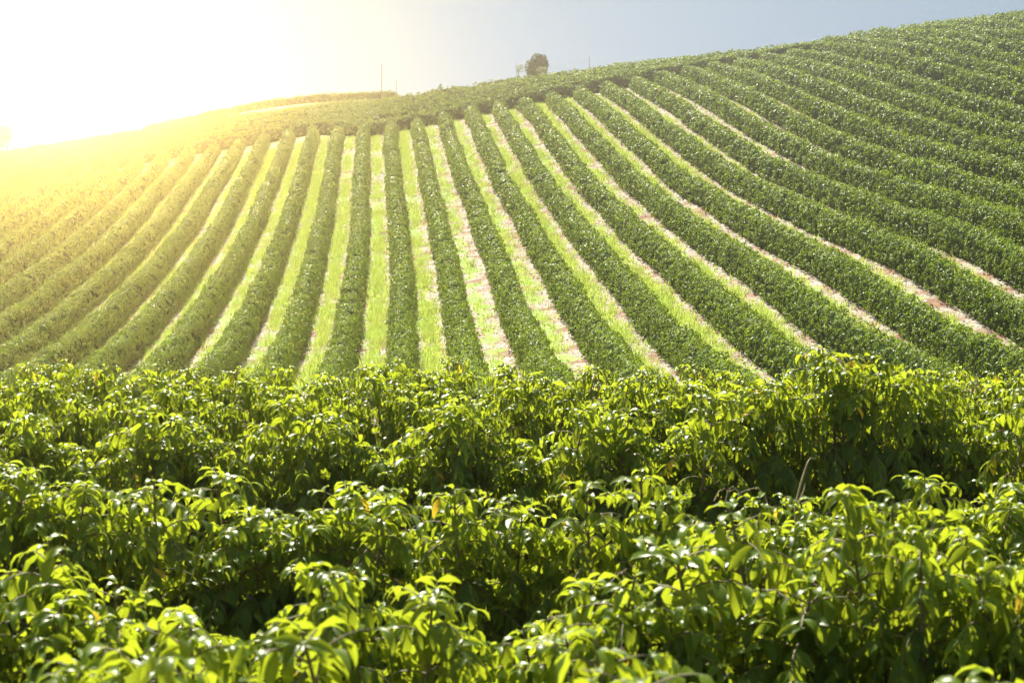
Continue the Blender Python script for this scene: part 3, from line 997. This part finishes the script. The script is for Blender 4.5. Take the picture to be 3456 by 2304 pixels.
half = min(H * .48, 3.0)
tree('round_tree', x, y, max(.5, H - 2 * half + .4), (0, 0, zt - g - half), (2.2, 2.0, half * 1.08), 9000, 11, .16, M_CROWN,
     'dark dome-shaped tree standing alone on the crest against the sky', 'tree', lumps=26)
# pale bush in front of it
x, y = at(1243, 312)
g = float(terrain(x, y)); zt = top_z(1243, 151, 312)
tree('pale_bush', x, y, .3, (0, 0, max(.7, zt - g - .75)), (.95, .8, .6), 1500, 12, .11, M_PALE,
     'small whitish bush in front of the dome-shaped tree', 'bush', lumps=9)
# thin pale sapling left of it
x, y = at(1190, 318)
g = float(terrain(x, y)); zt = top_z(1190, 146, 318)
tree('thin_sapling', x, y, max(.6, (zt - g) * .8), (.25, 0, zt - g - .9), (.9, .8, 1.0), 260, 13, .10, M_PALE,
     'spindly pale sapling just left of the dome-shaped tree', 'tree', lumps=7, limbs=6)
# tree at the left edge, deep in the glow
x, y = at(8, 330)
g = float(terrain(x, y)); zt = top_z(8, 286, 330)
Hh = zt - g
tree('hazy_tree', x, y, Hh * .4, (0, 0, Hh - min(2.2, Hh * .45)), (2.6, 2.4, min(2.3, Hh * .5)), 2600, 14, .2, M_CROWN,
     'hazy spreading tree at the left edge of the ridge, washed out by the sun', 'tree', lumps=9)
# low bushes along the left ridge
for (u2, v2, D, rw, n_, lab) in ((510, 249, 322, 1.6, 1800, 'low rounded bush on the left ridge beside the pale track'),
                                 (547, 252, 318, .6, 500, 'tiny bush on the pale track right of the rounded bush'),
                                 (1010, 190, 330, .5, 400, 'little yellowish shrub on the skyline right of the poles'),
                                 (1320, 158, 330, .8, 500, 'low scruffy shrub on the skyline right of the dome-shaped tree')):
    x, y = at(u2, D)
    g = float(terrain(x, y)); zt = top_z(u2, v2, D)
    hh_ = max(.8, zt - g)
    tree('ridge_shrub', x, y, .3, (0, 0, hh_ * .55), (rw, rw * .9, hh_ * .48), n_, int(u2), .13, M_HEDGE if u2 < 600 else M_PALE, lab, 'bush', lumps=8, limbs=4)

# poles on the skyline
def pole(u2, v_top, D, rad, label, arm):
    x, y = at(u2, D)
    g = float(terrain(x, y)); zt = top_z(u2, v_top, D)
    e = bpy.data.objects.new('utility_pole', None)
    COL.objects.link(e)
    e.location = (x, y, g)
    tag(e, label, 'pole', 'poles on the ridge')
    h = zt - g
    link('post', raw_mesh('post', *tube([(0, 0, -.4), (0, 0, h * .5), (0, 0, h)], [rad * 1.2, rad, rad * .75], 8), smooth=True, mats=[M_WOOD]), e)
    if arm:
        link('insulator', raw_mesh('insulator', *tube([(0, 0, h), (0, 0, h + .12), (0, 0, h + .2)], [rad * .4, rad * .7, rad * .3], 8), smooth=True, mats=[M_PALE]), e)
    return (x, y, zt)


P1 = pole(878, 149, 335, .10, 'tall pale pole on the skyline left of centre', True)
P2 = pole(912, 182, 335, .06, 'short thin post just right of the tall pale pole', False)
P3 = pole(1353, 131, 318, .04, 'thin dark post on the skyline right of the dome-shaped tree', False)
P4 = pole(1186, 146, 316, .035, 'thin leaning-looking post left of the dome-shaped tree', False)
# wires strung between the two thin posts
def wire(a, b, sag, label):
    t = np.linspace(0, 1, 24)[:, None]
    p = np.array(a) * (1 - t) + np.array(b) * t
    p[:, 2] -= (4 * sag * t * (1 - t))[:, 0]
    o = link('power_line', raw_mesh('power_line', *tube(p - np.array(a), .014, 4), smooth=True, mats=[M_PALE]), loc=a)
    tag(o, label, 'wire', 'wires in front of the dome-shaped tree')


wire((P4[0], P4[1], P4[2] - .3), (P3[0], P3[1], P3[2] - .3), .9, 'upper thin wire passing in front of the dome-shaped tree')
wire((P4[0], P4[1], P4[2] - .7), (P3[0], P3[1], P3[2] - .7), .9, 'lower thin wire passing in front of the dome-shaped tree')

# ------------------------------------------------------------------ haze
hm, n, l = new_mat('haze')
o_ = n.new('ShaderNodeOutputMaterial')
pv = n.new('ShaderNodeVolumePrincipled')
pv.inputs['Color'].default_value = (1.0, 0.95, 0.82, 1)
pv.inputs['Density'].default_value = HAZE_DENSITY = 0.0012
pv.inputs['Anisotropy'].default_value = 0.93
l(pv.outputs[0], o_.inputs['Volume'])
lo = float(Z.min()) - 1.0
hi = 43.0
c = [(-905, -125), (905, -125), (905, 1505), (-905, 1505)]
lo_x, hi_x, lo_y, hi_y = gx[0] - 2, gx[-1] + 2, gy[0] - 2, gy[-1] + 2
v = [(x, y, z) for z in (lo, hi) for x, y in ((lo_x, lo_y), (hi_x, lo_y), (hi_x, hi_y), (lo_x, hi_y))]
f = [(3, 2, 1, 0), (4, 5, 6, 7), (0, 1, 5, 4), (1, 2, 6, 5), (2, 3, 7, 6), (3, 0, 4, 7)]
hz = link('haze', raw_mesh('haze', np.array(v), np.array(f), mats=[hm]))
tag(hz, kind='stuff')
